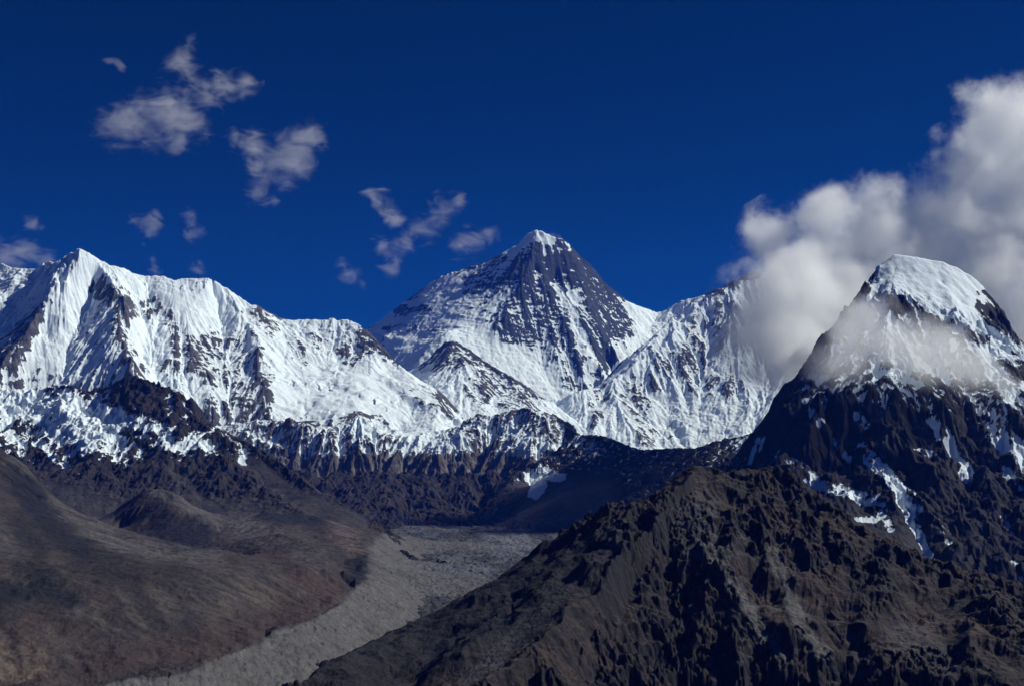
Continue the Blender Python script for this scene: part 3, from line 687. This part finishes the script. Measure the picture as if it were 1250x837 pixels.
# ------------------------------------------------------------------ domed peak at the right
def domed_peak():
    f = Field(820, 1420, 0.8, 3600, 8600, 5, 83)
    k = 1000
    L = [[(1092,311,6.9*k),(1117,313.5,6.9*k),(1146,319,6.9*k),(1167,326,6.9*k),(1185,337,6.9*k),(1200,348,6.9*k),(1209,364,6.87*k),(1219,375,6.85*k),(1228,395,6.8*k),(1236,413,6.75*k),(1250,433,6.7*k),(1300,470,6.6*k),(1420,540,6.4*k)],
         [(1092,311,6.9*k),(1077,321,6.88*k),(1066,334,6.83*k),(1048,360,6.75*k),(1030,384,6.65*k),(1001,428,6.5*k),(980,464,6.35*k),(967,477,6.2*k),(948,502,6.0*k),(937,532,5.8*k),(934,560,5.65*k),(925,600,5.45*k)],
         [(962,470,6.5*k),(945,495,6.36*k),(925,530,6.22*k),(900,566,6.08*k),(880,585,5.9*k)],
         lz((926,5.78*k,-10),(915,5.7*k,-90),(903,5.5*k,-150),(895,5.2*k,-210)),
         # rib of the dark cliff and its face
         [(980,464,6.2*k),(988,490,5.72*k),(975,540,5.58*k),(960,560,5.48*k)],
         [(1092,330,6.8*k),(1085,380,6.4*k),(1075,430,6.05*k),(1060,472,5.74*k)],
         [(1060,472,5.74*k),(1050,500,5.66*k),(1056,545,5.42*k),(1095,594,5.1*k),(1113,633,4.85*k),(1128,666,4.65*k),(1145,698,4.45*k)],
         [(967,477,6.2*k),(1010,480,5.74*k),(1060,472,5.74*k),(1120,484,5.66*k),(1160,488,5.64*k),(1205,496,5.6*k),(1250,495,5.6*k)],
         [(1010,480,5.74*k),(1020,530,5.58*k),(1030,570,5.4*k),(1045,605,5.1*k)],
         [(1150,345,6.75*k),(1140,400,6.3*k),(1130,450,5.9*k),(1120,484,5.66*k),(1130,540,5.45*k),(1160,590,5.1*k),(1196,640,4.75*k),(1202,702,4.35*k)],
         [(1185,360,6.7*k),(1175,430,6.0*k),(1160,488,5.64*k),(1165,540,5.46*k),(1185,580,5.25*k),(1215,640,4.8*k),(1240,690,4.4*k)],
         [(1209,380,6.75*k),(1215,440,6.1*k),(1205,496,5.6*k),(1215,560,5.35*k),(1240,620,4.9*k)],
         [(1250,440,6.6*k),(1250,495,5.6*k),(1250,560,5.3*k),(1260,640,4.7*k)],
         [(940,600,5.2*k),(1000,640,4.8*k),(1090,680,4.5*k),(1150,712,4.3*k),(1250,760,4.0*k),(1350,800,3.9*k)],
         [(1045,605,5.1*k),(1085,632,4.85*k),(1120,680,4.5*k)],
         [(955,556,5.5*k),(998,590,5.2*k),(1045,612,5.0*k)]]
    f.solve(L, zfront=-560, zback=-400, zleft=-420, zright=None)
    f.rough(420, 16, 4)
    u, v = f.uv()
    dome = np.clip(paint(u, v, [(32, 1, [(1095,322),(1140,335),(1185,355)])], .6), 0, 1)
    low = np.clip(paint(u, v, [(24, 1, [(1060,640),(1110,680),(1180,720)])], .6), 0, 1)
    f.rough(330, 38, 4, ridged=True, W=(1 - dome) * (1 - low))
    f.gullies(480, 11, 0.10, ratio=0.58, W=(1 - .95 * dome) * (1 - .7 * low), stretch=0.38)
    f.rough(70, 6, 4, W=dome)
    f.rough(50, 5, 4, ridged=True, W=(1 - .9 * dome) * (1 - .7 * low))
    f.blocks(90, 22, W=(1 - dome) * (1 - .9 * low), seed=1, aniso=1.6)
    f.blocks(34, 9, W=(1 - dome) * (1 - .8 * low), seed=2, aniso=1.4)
    f.terraces(46, 0.55, tx=0.22, W=0.6 * (1 - dome) * (1 - .5 * low), seed=2)
    f.repin()
    U, V = f.warp_uv(5, 110)
    S = [(36, 1.2, [(1095,325),(1140,332),(1190,352)]), (20, .9, [(1060,380),(1080,400),(1110,430)]), (24, .6, [(1030,420),(1090,440),(1160,440)]), (17, 1.1, [(1165,385),(1195,408),(1240,432)]), (12, .8, [(1140,370),(1175,375)]), (10, .7, [(1210,455),(1245,470)]), (9, .9, [(1200,430),(1230,480)]), (16, .35, [(990,470),(1060,475),(1120,482)]), (14, .4, [(1190,490),(1240,495)]),
         (8, -.7, [(1072,338),(1085,345)]), (12, -.9, [(1200,365),(1222,390)]), (9, -.7, [(1165,365),(1195,380)]), (8, -.7, [(1150,395),(1200,415)]), (10, -.5, [(1080,365),(1100,375)]), (10, -.5, [(1230,440),(1250,455)]),
         (9, 1.1, [(955,560),(975,573),(998,590)]), (9, .9, [(1010,595),(1045,605),(1075,612)]), (6, .8, [(1050,632),(1065,636)]), (6, .7, [(1075,630),(1090,640)]), (8, 1.2, [(1052,545),(1072,570),(1095,594)]), (7, 1.2, [(1095,594),(1113,633)]), (6, 1.3, [(1118,645),(1128,666),(1133,678)]), (5, 1.4, [(1133,690),(1142,698)]), (8, .9, [(1105,600),(1125,618)]), (6, .8, [(1145,640),(1165,665)]),
         (7, 1.1, [(1140,515),(1158,540),(1172,562),(1185,580)]), (6, .9, [(1120,550),(1140,557)]), (5, 1., [(985,490),(1000,515)]), (6, .8, [(1045,508),(1065,525)]), (5, .8, [(1020,540),(1035,560)]), (12, 1.1, [(1215,530),(1240,545),(1250,560)]), (6, 1., [(1228,575),(1245,595)]), (4, .8, [(1225,630),(1235,650)]), (6, .6, [(1200,500),(1225,515)]),
         (10, 1.0, [(930,540),(905,560),(890,570)]), (5, .7, [(1240,690),(1248,705)]),
         (24, -.55, [(960,520),(965,560)]), (20, -.5, [(1020,520),(1090,545)]), (22, -.4, [(1100,520),(1150,600),(1190,650)]), (20, -.4, [(1215,600),(1225,660)])]
    P = paint(U, V, S, .45)
    zz = f.Z + 30 * f.sn(160, 5)
    sc = f.score(-.48, 1.25 * P + .0011 * np.clip(zz - 300, -500, 500), 80, .40, 1.0, 90, 3.5, 110, .25, fine=.12)
    snow = sstep(-.1, .18, sc)
    t = sstep(-.4, .6, f.sn(140, 2))
    stone = mix(mix(C(.026,.026,.029), C(.06,.052,.047), t), C(.095,.09,.085), np.clip(low * .8, 0, 1))
    build('domed_peak', f, snow, stone, ground_material('dark_cliff_rock', 3.5, 7, var=.5), 'nearer domed snow peak above black cliffs wrapped in cloud', 'mountain', dark=.42)

# ------------------------------------------------------------------ rocky hill in front
def rocky_hill():
    f = Field(330, 1460, 0.85, 1500, 3700, 2.2, 97)
    crest = [(290,880,1900),(365,838,2080),(400,808,2290),(440,789,2440),(482,769,2620),(535,744,2700),(574,721,2755),(606,705,2795),(634,685,2830),(662,668,2860),(680,655,2880),(705,643,2900),(726,627,2930),(740,614,2950),(762,614,2960),(787,610,2980),(801,601,3000),(822,583,3030),(840,571,3055),(854,567,3060),(876,572,3060),(886,577,3060),(908,572,3070),(933,569,3080),(955,574,3060),(980,594,2980),(1009,610,2920),(1034,628,2860),(1059,648,2800),(1088,662,2740),(1113,680,2700),(1138,695,2660),(1160,705,2620),(1189,711,2560),(1214,727,2480),(1250,749,2400),(1320,790,2260),(1460,850,2100)]
    bot = [(290,892,1900),(330,886,1930),(450,876,1960),(600,868,1960),(700,865,2060),(850,862,2260),(950,862,2260),(1050,862,2200),(1150,865,2100),(1250,868,1980),(1400,880,1850)]
    L = [crest, bot,
         lz((330,2400,-490),(400,2600,-490),(480,2860,-490),(560,3000,-485),(640,3130,-480),(720,3260,-470),(800,3400,-470),(950,3500,-470)),
         [(850,580,3020),(800,630,2740),(750,680,2520),(690,740,2310),(640,790,2150),(590,850,1985)],
         [(740,625,2910),(700,670,2740),(640,720,2600),(560,780,2420),(480,830,2290)],
         [(726,632,2900),(680,685,2680),(620,740,2490),(540,800,2300),(500,850,2180)],
         [(800,640,2760),(775,710,2560),(750,780,2350),(720,840,2180)],
         [(854,567,3060),(835,610,2900),(815,650,2780),(805,700,2620),(790,760,2430)],
         [(875,600,2950),(862,650,2780),(861,673,2700),(885,705,2590),(908,734,2510),(935,775,2390),(958,806,2310)],
         [(933,569,3080),(925,610,2900),(915,655,2770),(925,700,2640),(925,745,2510)],
         [(955,600,2960),(945,640,2810),(944,673,2700),(960,710,2590),(969,741,2500),(990,775,2390),(1005,799,2320)],
         [(1009,610,2920),(1000,660,2770),(1010,710,2600),(1030,760,2440),(1060,810,2290)],
         [(1059,655,2760),(1060,700,2620),(1075,750,2440),(1100,800,2270)],
         [(1138,695,2660),(1125,730,2540),(1130,770,2390),(1150,820,2200)],
         [(1189,720,2520),(1180,760,2380),(1200,810,2170)],
         [(820,700,2640),(830,760,2460),(850,810,2330)],
         [(880,760,2450),(890,810,2320)]]
    f.solve(L, zfront=-560, zback=-460, zleft=-460, zright=None)
    f.rough(160, 7, 4)
    u, v = f.uv()
    smooth = np.clip(paint(u, v, [(60, .35, [(420,815),(520,790),(620,730)]), (14, .9, [(560,830),(640,770),(700,710)]), (8, .8, [(861,673),(908,734),(958,806)]), (8, .8, [(944,673),(969,741),(1005,799)]), (22, .6, [(1090,770),(1180,790)])], .6), 0, 1)
    crag = sstep(-.3, .45, f.sn(230, 21, 4) + .25 * paint(*f.uv(), [(60, 1, [(760,640),(850,590),(940,590)]), (70, 1, [(830,700),(930,690),(1040,700)]), (60, 1, [(760,800),(860,790)]), (90, -2.2, [(430,820),(560,780),(680,720)])], .7)) * (1 - .85 * smooth)
    f.rough(240, 22, 4, ridged=True, W=1 - .7 * smooth)
    f.gullies(300, 5, 0.15, ratio=0.6, W=(1 - .8 * smooth) * (.45 + .55 * crag), stretch=0.42, n=12)
    f.rough(75, 8, 5, ridged=True, W=crag, gain=.55)
    f.blocks(46, 8, W=crag, seed=1, aniso=1.4)
    f.blocks(19, 5.5, W=.12 + .9 * crag, seed=2)
    f.blocks(9, 3.0, W=.35 + .6 * crag, seed=3)
    f.rough(9, .8, 2, gain=.7)
    f.terraces(22, 0.6, tx=0.2, ty=.15, W=crag, seed=2)
    f.repin(stop=4)
    U, V = f.warp_uv(5, 60)
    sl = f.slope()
    t = sstep(-.4, .6, f.sn(110, 2, 5))
    stone = mix(C(.047,.037,.032), C(.082,.055,.040), t)
    scree = np.clip(paint(U, V, [(9, .9, [(861,673),(885,705),(908,734),(935,775),(958,806)]), (9, .9, [(944,673),(960,710),(969,741),(990,775),(1005,799)]), (26, .7, [(850,630),(850,660)]), (10, .6, [(700,700),(640,765),(570,830)]), (10, .5, [(755,640),(735,670)]), (14, .5, [(890,800),(940,790)]), (20, .4, [(1100,780),(1150,810)]), (14, .5, [(905,660),(880,680)])], .6), 0, 1)
    scree = np.clip(scree * 1.0 + 0.5 * sstep(.62, .35, sl) * sstep(-.2, .7, f.sn(60, 4)), 0, 1)
    stone = mix(stone, C(.15,.135,.12), scree)
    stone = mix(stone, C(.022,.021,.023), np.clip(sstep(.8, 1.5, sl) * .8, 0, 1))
    stone = mix(stone, C(.024,.0235,.025), np.clip(paint(U, V, [(50, .8, [(400,825),(520,785),(620,730),(720,660)])], .6), 0, 1))  # shade of the left flank, painted into the stone colour
    stone = mix(stone, C(.09,.05,.036), np.clip(paint(U, V, [(22, .5, [(960,640),(965,690)]), (20, .5, [(700,800),(740,790)]), (26, .4, [(1080,780),(1100,800)])], .7) * sstep(-.2, .6, f.sn(40, 12)), 0, 1))
    stone = np.maximum(stone * (1 + .45 * f.sn(12, 8, 4, gain=.75))[..., None], .012)
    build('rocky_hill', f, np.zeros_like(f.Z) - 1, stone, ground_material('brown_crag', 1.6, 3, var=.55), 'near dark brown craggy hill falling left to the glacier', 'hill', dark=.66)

# ------------------------------------------------------------------ valley floor out to the horizon
def valley_floor():
    me = bpy.data.meshes.new('valley_floor')
    n = 64; R = 150000
    vs = [(0, 0, -640)]; fs = []
    for r in (4000, 30000, R):
        for i in range(n):
            a = 2 * math.pi * i / n
            vs.append((r * math.cos(a), r * math.sin(a), -640))
    for i in range(n):
        j = (i + 1) % n
        fs.append((0, 1 + i, 1 + j))
        for q in (0, 1):
            fs.append((1 + q * n + i, 1 + (q + 1) * n + i, 1 + (q + 1) * n + j, 1 + q * n + j))
    me.from_pydata(vs, [], fs)
    m = bpy.data.materials.new('valley_stone'); m.use_nodes = True
    nn, ll = m.node_tree.nodes, m.node_tree.links
    nz = nn.new('ShaderNodeTexNoise'); nz.inputs['Scale'].default_value = .004; nz.inputs['Detail'].default_value = 8
    g = nn.new('ShaderNodeNewGeometry'); ll.new(g.outputs['Position'], nz.inputs['Vector'])
    cr = nn.new('ShaderNodeValToRGB'); cr.color_ramp.elements[0].color = (.04,.035,.032,1); cr.color_ramp.elements[1].color = (.10,.088,.078,1)
    ll.new(nz.outputs['Fac'], cr.inputs[0]); ll.new(cr.outputs[0], nn['Principled BSDF'].inputs['Base Color'])
    nn['Principled BSDF'].inputs['Roughness'].default_value = .95
    me.materials.append(m)
    o = bpy.data.objects.new('valley_floor', me); COL.objects.link(o)
    tag(o, 'bare stony valley floor lying below all the slopes', 'ground', kind='structure')

# ------------------------------------------------------------------ clouds
def cloud(name, label, blobs, dens, lam, rag=1.0, gain=2.2, soft=0.25, group=None, stretch=(1, 1, 1), seed=0.0, fill=False, rough=0.66, off=0.0, swirl=0.0):
    """a closed billowy body of air; inside it the vapour is thicker where puffs overlap and torn by turbulence.
    blobs: (u, v, radius in photo pixels, depth)"""
    P = []
    for b in blobs:
        x, y, z = unproj(b[0], b[1], b[3]); P.append((float(x), float(y), float(z), b[2] * b[3] / F))
    P = np.array(P)
    if fill:                                    # puffs between neighbouring puffs of a scrap
        ex = [(a + b) / 2 for a, b in zip(P[:-1], P[1:]) if np.linalg.norm(a[:3] - b[:3]) < 3.2 * (a[3] + b[3])]
        if ex: P = np.vstack([P, np.array(ex) * [1, 1, 1, .85]])
    c0 = P[:, :3].mean(0)
    pad = 1 + 0.30 * rag
    # hull
    import bmesh
    from mathutils import Matrix
    bm = bmesh.new()
    for p in P:
        bmesh.ops.create_icosphere(bm, subdivisions=3, radius=p[3] * pad, matrix=Matrix.Translation((p[0] - c0[0], p[1] - c0[1], p[2] - c0[2])))
    me0 = bpy.data.meshes.new(name); bm.to_mesh(me0); bm.free()
    tmp = bpy.data.objects.new('tmp_hull', me0); COL.objects.link(tmp)
    md = tmp.modifiers.new('remesh', 'REMESH'); md.mode = 'VOXEL'; md.voxel_size = P[:, 3].min() * 0.3
    dg = bpy.context.evaluated_depsgraph_get()
    me = bpy.data.meshes.new_from_object(tmp.evaluated_get(dg))
    me.name = name
    bpy.data.objects.remove(tmp); bpy.data.meshes.remove(me0)
    m = bpy.data.materials.new(name + '_vapour'); m.use_nodes = True
    n, l = m.node_tree.nodes, m.node_tree.links
    n.remove(n['Principled BSDF'])
    tc = n.new('ShaderNodeTexCoord')
    def math_(op, a, b=None, c=None):
        q = n.new('ShaderNodeMath'); q.operation = op
        for k, v in enumerate((a, b, c)):
            if v is None: continue
            if isinstance(v, (int, float)): q.inputs[k].default_value = v
            else: l.new(v, q.inputs[k])
        return q.outputs[0]
    # domain warp
    wn = n.new('ShaderNodeTexNoise'); wn.inputs['Scale'].default_value = 1 / (lam * 1.6); wn.inputs['Detail'].default_value = 2
    of = n.new('ShaderNodeVectorMath'); of.operation = 'ADD'; of.inputs[1].default_value = (seed * 977, seed * 553, seed * 311)
    l.new(tc.outputs['Object'], of.inputs[0]); l.new(of.outputs[0], wn.inputs['Vector'])
    ws = n.new('ShaderNodeVectorMath'); ws.operation = 'SUBTRACT'; ws.inputs[1].default_value = (.5, .5, .5)
    l.new(wn.outputs['Color'], ws.inputs[0])
    wa = n.new('ShaderNodeVectorMath'); wa.operation = 'MULTIPLY_ADD'
    wa.inputs[1].default_value = (lam * .9 * rag,) * 3
    l.new(ws.outputs[0], wa.inputs[0]); l.new(tc.outputs['Object'], wa.inputs[2])
    f = None
    for p in P:
        d = n.new('ShaderNodeVectorMath'); d.operation = 'DISTANCE'
        d.inputs[1].default_value = tuple(p[:3] - c0); l.new(wa.outputs[0], d.inputs[0])
        g = math_('MULTIPLY_ADD', d.outputs['Value'], -1.0 / p[3], 1.0)
        f = g if f is None else math_('SMOOTH_MAX', f, g, soft)
    nz = n.new('ShaderNodeTexNoise'); nz.inputs['Scale'].default_value = 1 / lam
    nz.inputs['Detail'].default_value = 7; nz.inputs['Roughness'].default_value = rough; nz.inputs['Distortion'].default_value = swirl
    st = n.new('ShaderNodeVectorMath'); st.operation = 'MULTIPLY'; st.inputs[1].default_value = stretch
    l.new(of.outputs[0], st.inputs[0]); l.new(st.outputs[0], nz.inputs['Vector'])
    nn = math_('SUBTRACT', nz.outputs['Fac'], 0.5)
    f = math_('MULTIPLY_ADD', nn, 2.4 * rag, f)
    f = math_('MULTIPLY_ADD', f, gain, off)
    mr = n.new('ShaderNodeMapRange'); mr.interpolation_type = 'SMOOTHSTEP'; l.new(f, mr.inputs[0])
    mr.inputs[3].default_value = 0; mr.inputs[4].default_value = dens
    pv = n.new('ShaderNodeVolumePrincipled')
    pv.inputs['Color'].default_value = (.975, .99, 1.0, 1); pv.inputs['Anisotropy'].default_value = 0.25
    l.new(mr.outputs[0], pv.inputs['Density'])
    l.new(pv.outputs[0], n['Material Output'].inputs['Volume'])
    me.materials.clear(); me.materials.append(m)
    o = bpy.data.objects.new(name, me); o.location = tuple(c0); COL.objects.link(o)
    tag(o, label, 'cloud', group)
    return o

def clouds():
    k = 1000
    # the great cloud bank behind and left of the domed peak
    B = [(1222,160,66,9.2*k),(1275,190,95,9.4*k),(1185,225,66,9.0*k),(1245,290,105,9.3*k),(1130,280,66,8.8*k),(1180,335,85,9.0*k),(1260,390,85,9.0*k),
         (1065,265,54,8.6*k),(1005,262,48,8.5*k),(948,288,42,8.4*k),(995,318,60,8.5*k),(1055,330,70,8.6*k),(1110,350,66,8.7*k),
         (942,350,58,8.3*k),(955,395,80,8.2*k),(1015,385,84,8.2*k),(942,435,62,8.1*k),(985,445,66,7.9*k),(922,392,46,8.3*k),(950,380,70,7.6*k),(965,425,60,7.4*k),(985,350,60,7.8*k)]
    cloud('cloud_bank', 'large grey white cloud bank rising behind the domed peak', B, .0062, 340, rag=1.2, gain=1.25, seed=4, rough=.70)
    B = [(985,440,34,6.6*k),(1010,440,40,6.1*k),(1045,428,48,5.85*k),(1090,422,54,5.75*k),(1140,425,54,5.7*k),(1185,442,42,5.6*k),(1215,458,28,5.5*k),(1115,452,36,5.5*k),(1055,385,36,6.2*k),(1165,462,28,5.4*k),(1030,405,36,6.3*k)]
    cloud('cloud', 'thin grey cloud drifting across the face of the domed peak', B, .0065, 330, rag=.95, gain=1.1, seed=2, rough=.68)
    D = 26 * k
    G = 'torn scraps of cloud in the blue sky'
    W = [('largest torn white cloud scrap high in the sky', [(230,52,9),(222,78,14),(238,102,17),(268,108,15),(298,104,12),(205,130,20),(172,128,14),(148,152,20),(180,158,16),(222,145,22),(218,168,14),(150,135,12)]),
         ('tiny curved cloud wisp beside the top of the largest scrap', [(130,74,4),(140,79,5),(148,86,4)]),
         ('bright slanting cloud scrap below and right of the largest scrap', [(376,170,15),(355,188,19),(335,208,17),(318,232,13),(312,178,14),(288,172,9)]),
         ('small upright pale wisp above the left snow cone', [(184,268,9),(180,284,8),(170,274,6),(164,268,6)]),
         ('faint upright wisp right of the small pale wisp', [(232,262,8),(238,282,10)]),
         ('small faint scrap near the left edge above the ridge cloud', [(42,272,8),(52,275,6)]),
         ('low veil of cloud touching the ridge at the left edge', [(5,308,14),(28,312,15),(52,318,11)]),
         ('slanting thin wisp nearest the left of the pyramid peak', [(452,235,9),(466,248,11),(482,266,9)]),
         ('long slanting cloud scrap left of the pyramid peak', [(560,248,10),(538,258,13),(516,276,13),(496,296,11),(466,297,8),(480,320,11)]),
         ('compact bright scrap just left of the pyramid summit', [(558,302,9),(575,294,12),(594,288,10)]),
         ('lowest faint scrap above the dip left of the pyramid', [(418,328,7),(432,337,9),(446,345,6)]),
         ('tiny wisp rising off the snow ridge at the left', [(187,316,5),(188,330,6)]),
         ('tiny pale wisp resting on the ridge right of the snow cone', [(240,328,6),(247,334,5)]),
         ('tiny white plume trailing right from the pyramid summit', [(672,287,4),(682,290,4)])]
    for i, (lab, bl) in enumerate(W):
        cloud('cloud_wisp', lab, [(a, b, r * 1.45, D) for a, b, r in bl], .0014, 430, rag=1.75, gain=.8, soft=.3, group=G, seed=3 + i, fill=True, rough=.64, swirl=1.1, stretch=(.7, 1, 1.35))

# ------------------------------------------------------------------ blue air
def haze():
    x0, x1, y0, y1, z0, z1 = -16000, 16000, -600, 22000, -642, 3760
    vs = [(x, y, z) for z in (z0, z1) for y in (y0, y1) for x in (x0, x1)]
    fs = [(0, 2, 3, 1), (4, 5, 7, 6), (0, 1, 5, 4), (2, 6, 7, 3), (0, 4, 6, 2), (1, 3, 7, 5)]
    me = bpy.data.meshes.new('haze'); me.from_pydata(vs, [], fs)
    m = bpy.data.materials.new('thin_blue_air'); m.use_nodes = True
    n, l = m.node_tree.nodes, m.node_tree.links
    n.remove(n['Principled BSDF'])
    pv = n.new('ShaderNodeVolumePrincipled')
    pv.inputs['Color'].default_value = (0.03, 0.15, 1.0, 1)
    pv.inputs['Absorption Color'].default_value = (1, 1, 1, 1)
    pv.inputs['Density'].default_value = HAZE
    l.new(pv.outputs[0], n['Material Output'].inputs['Volume'])
    me.materials.append(m)
    o = bpy.data.objects.new('haze', me); COL.objects.link(o)
    tag(o, 'thin blue mountain air that lies over the whole valley', 'haze', kind='stuff')
HAZE = 1.15e-5

valley_floor()
far_peak()
snow_mountain()
snow_spur()
ice_wall()
rock_wall()
dark_ridge()
dark_mountain()
brown_hillside()
glacier()
domed_peak()
rocky_hill()
haze()
clouds()
print('built in %.1fs' % (time.time() - T0))
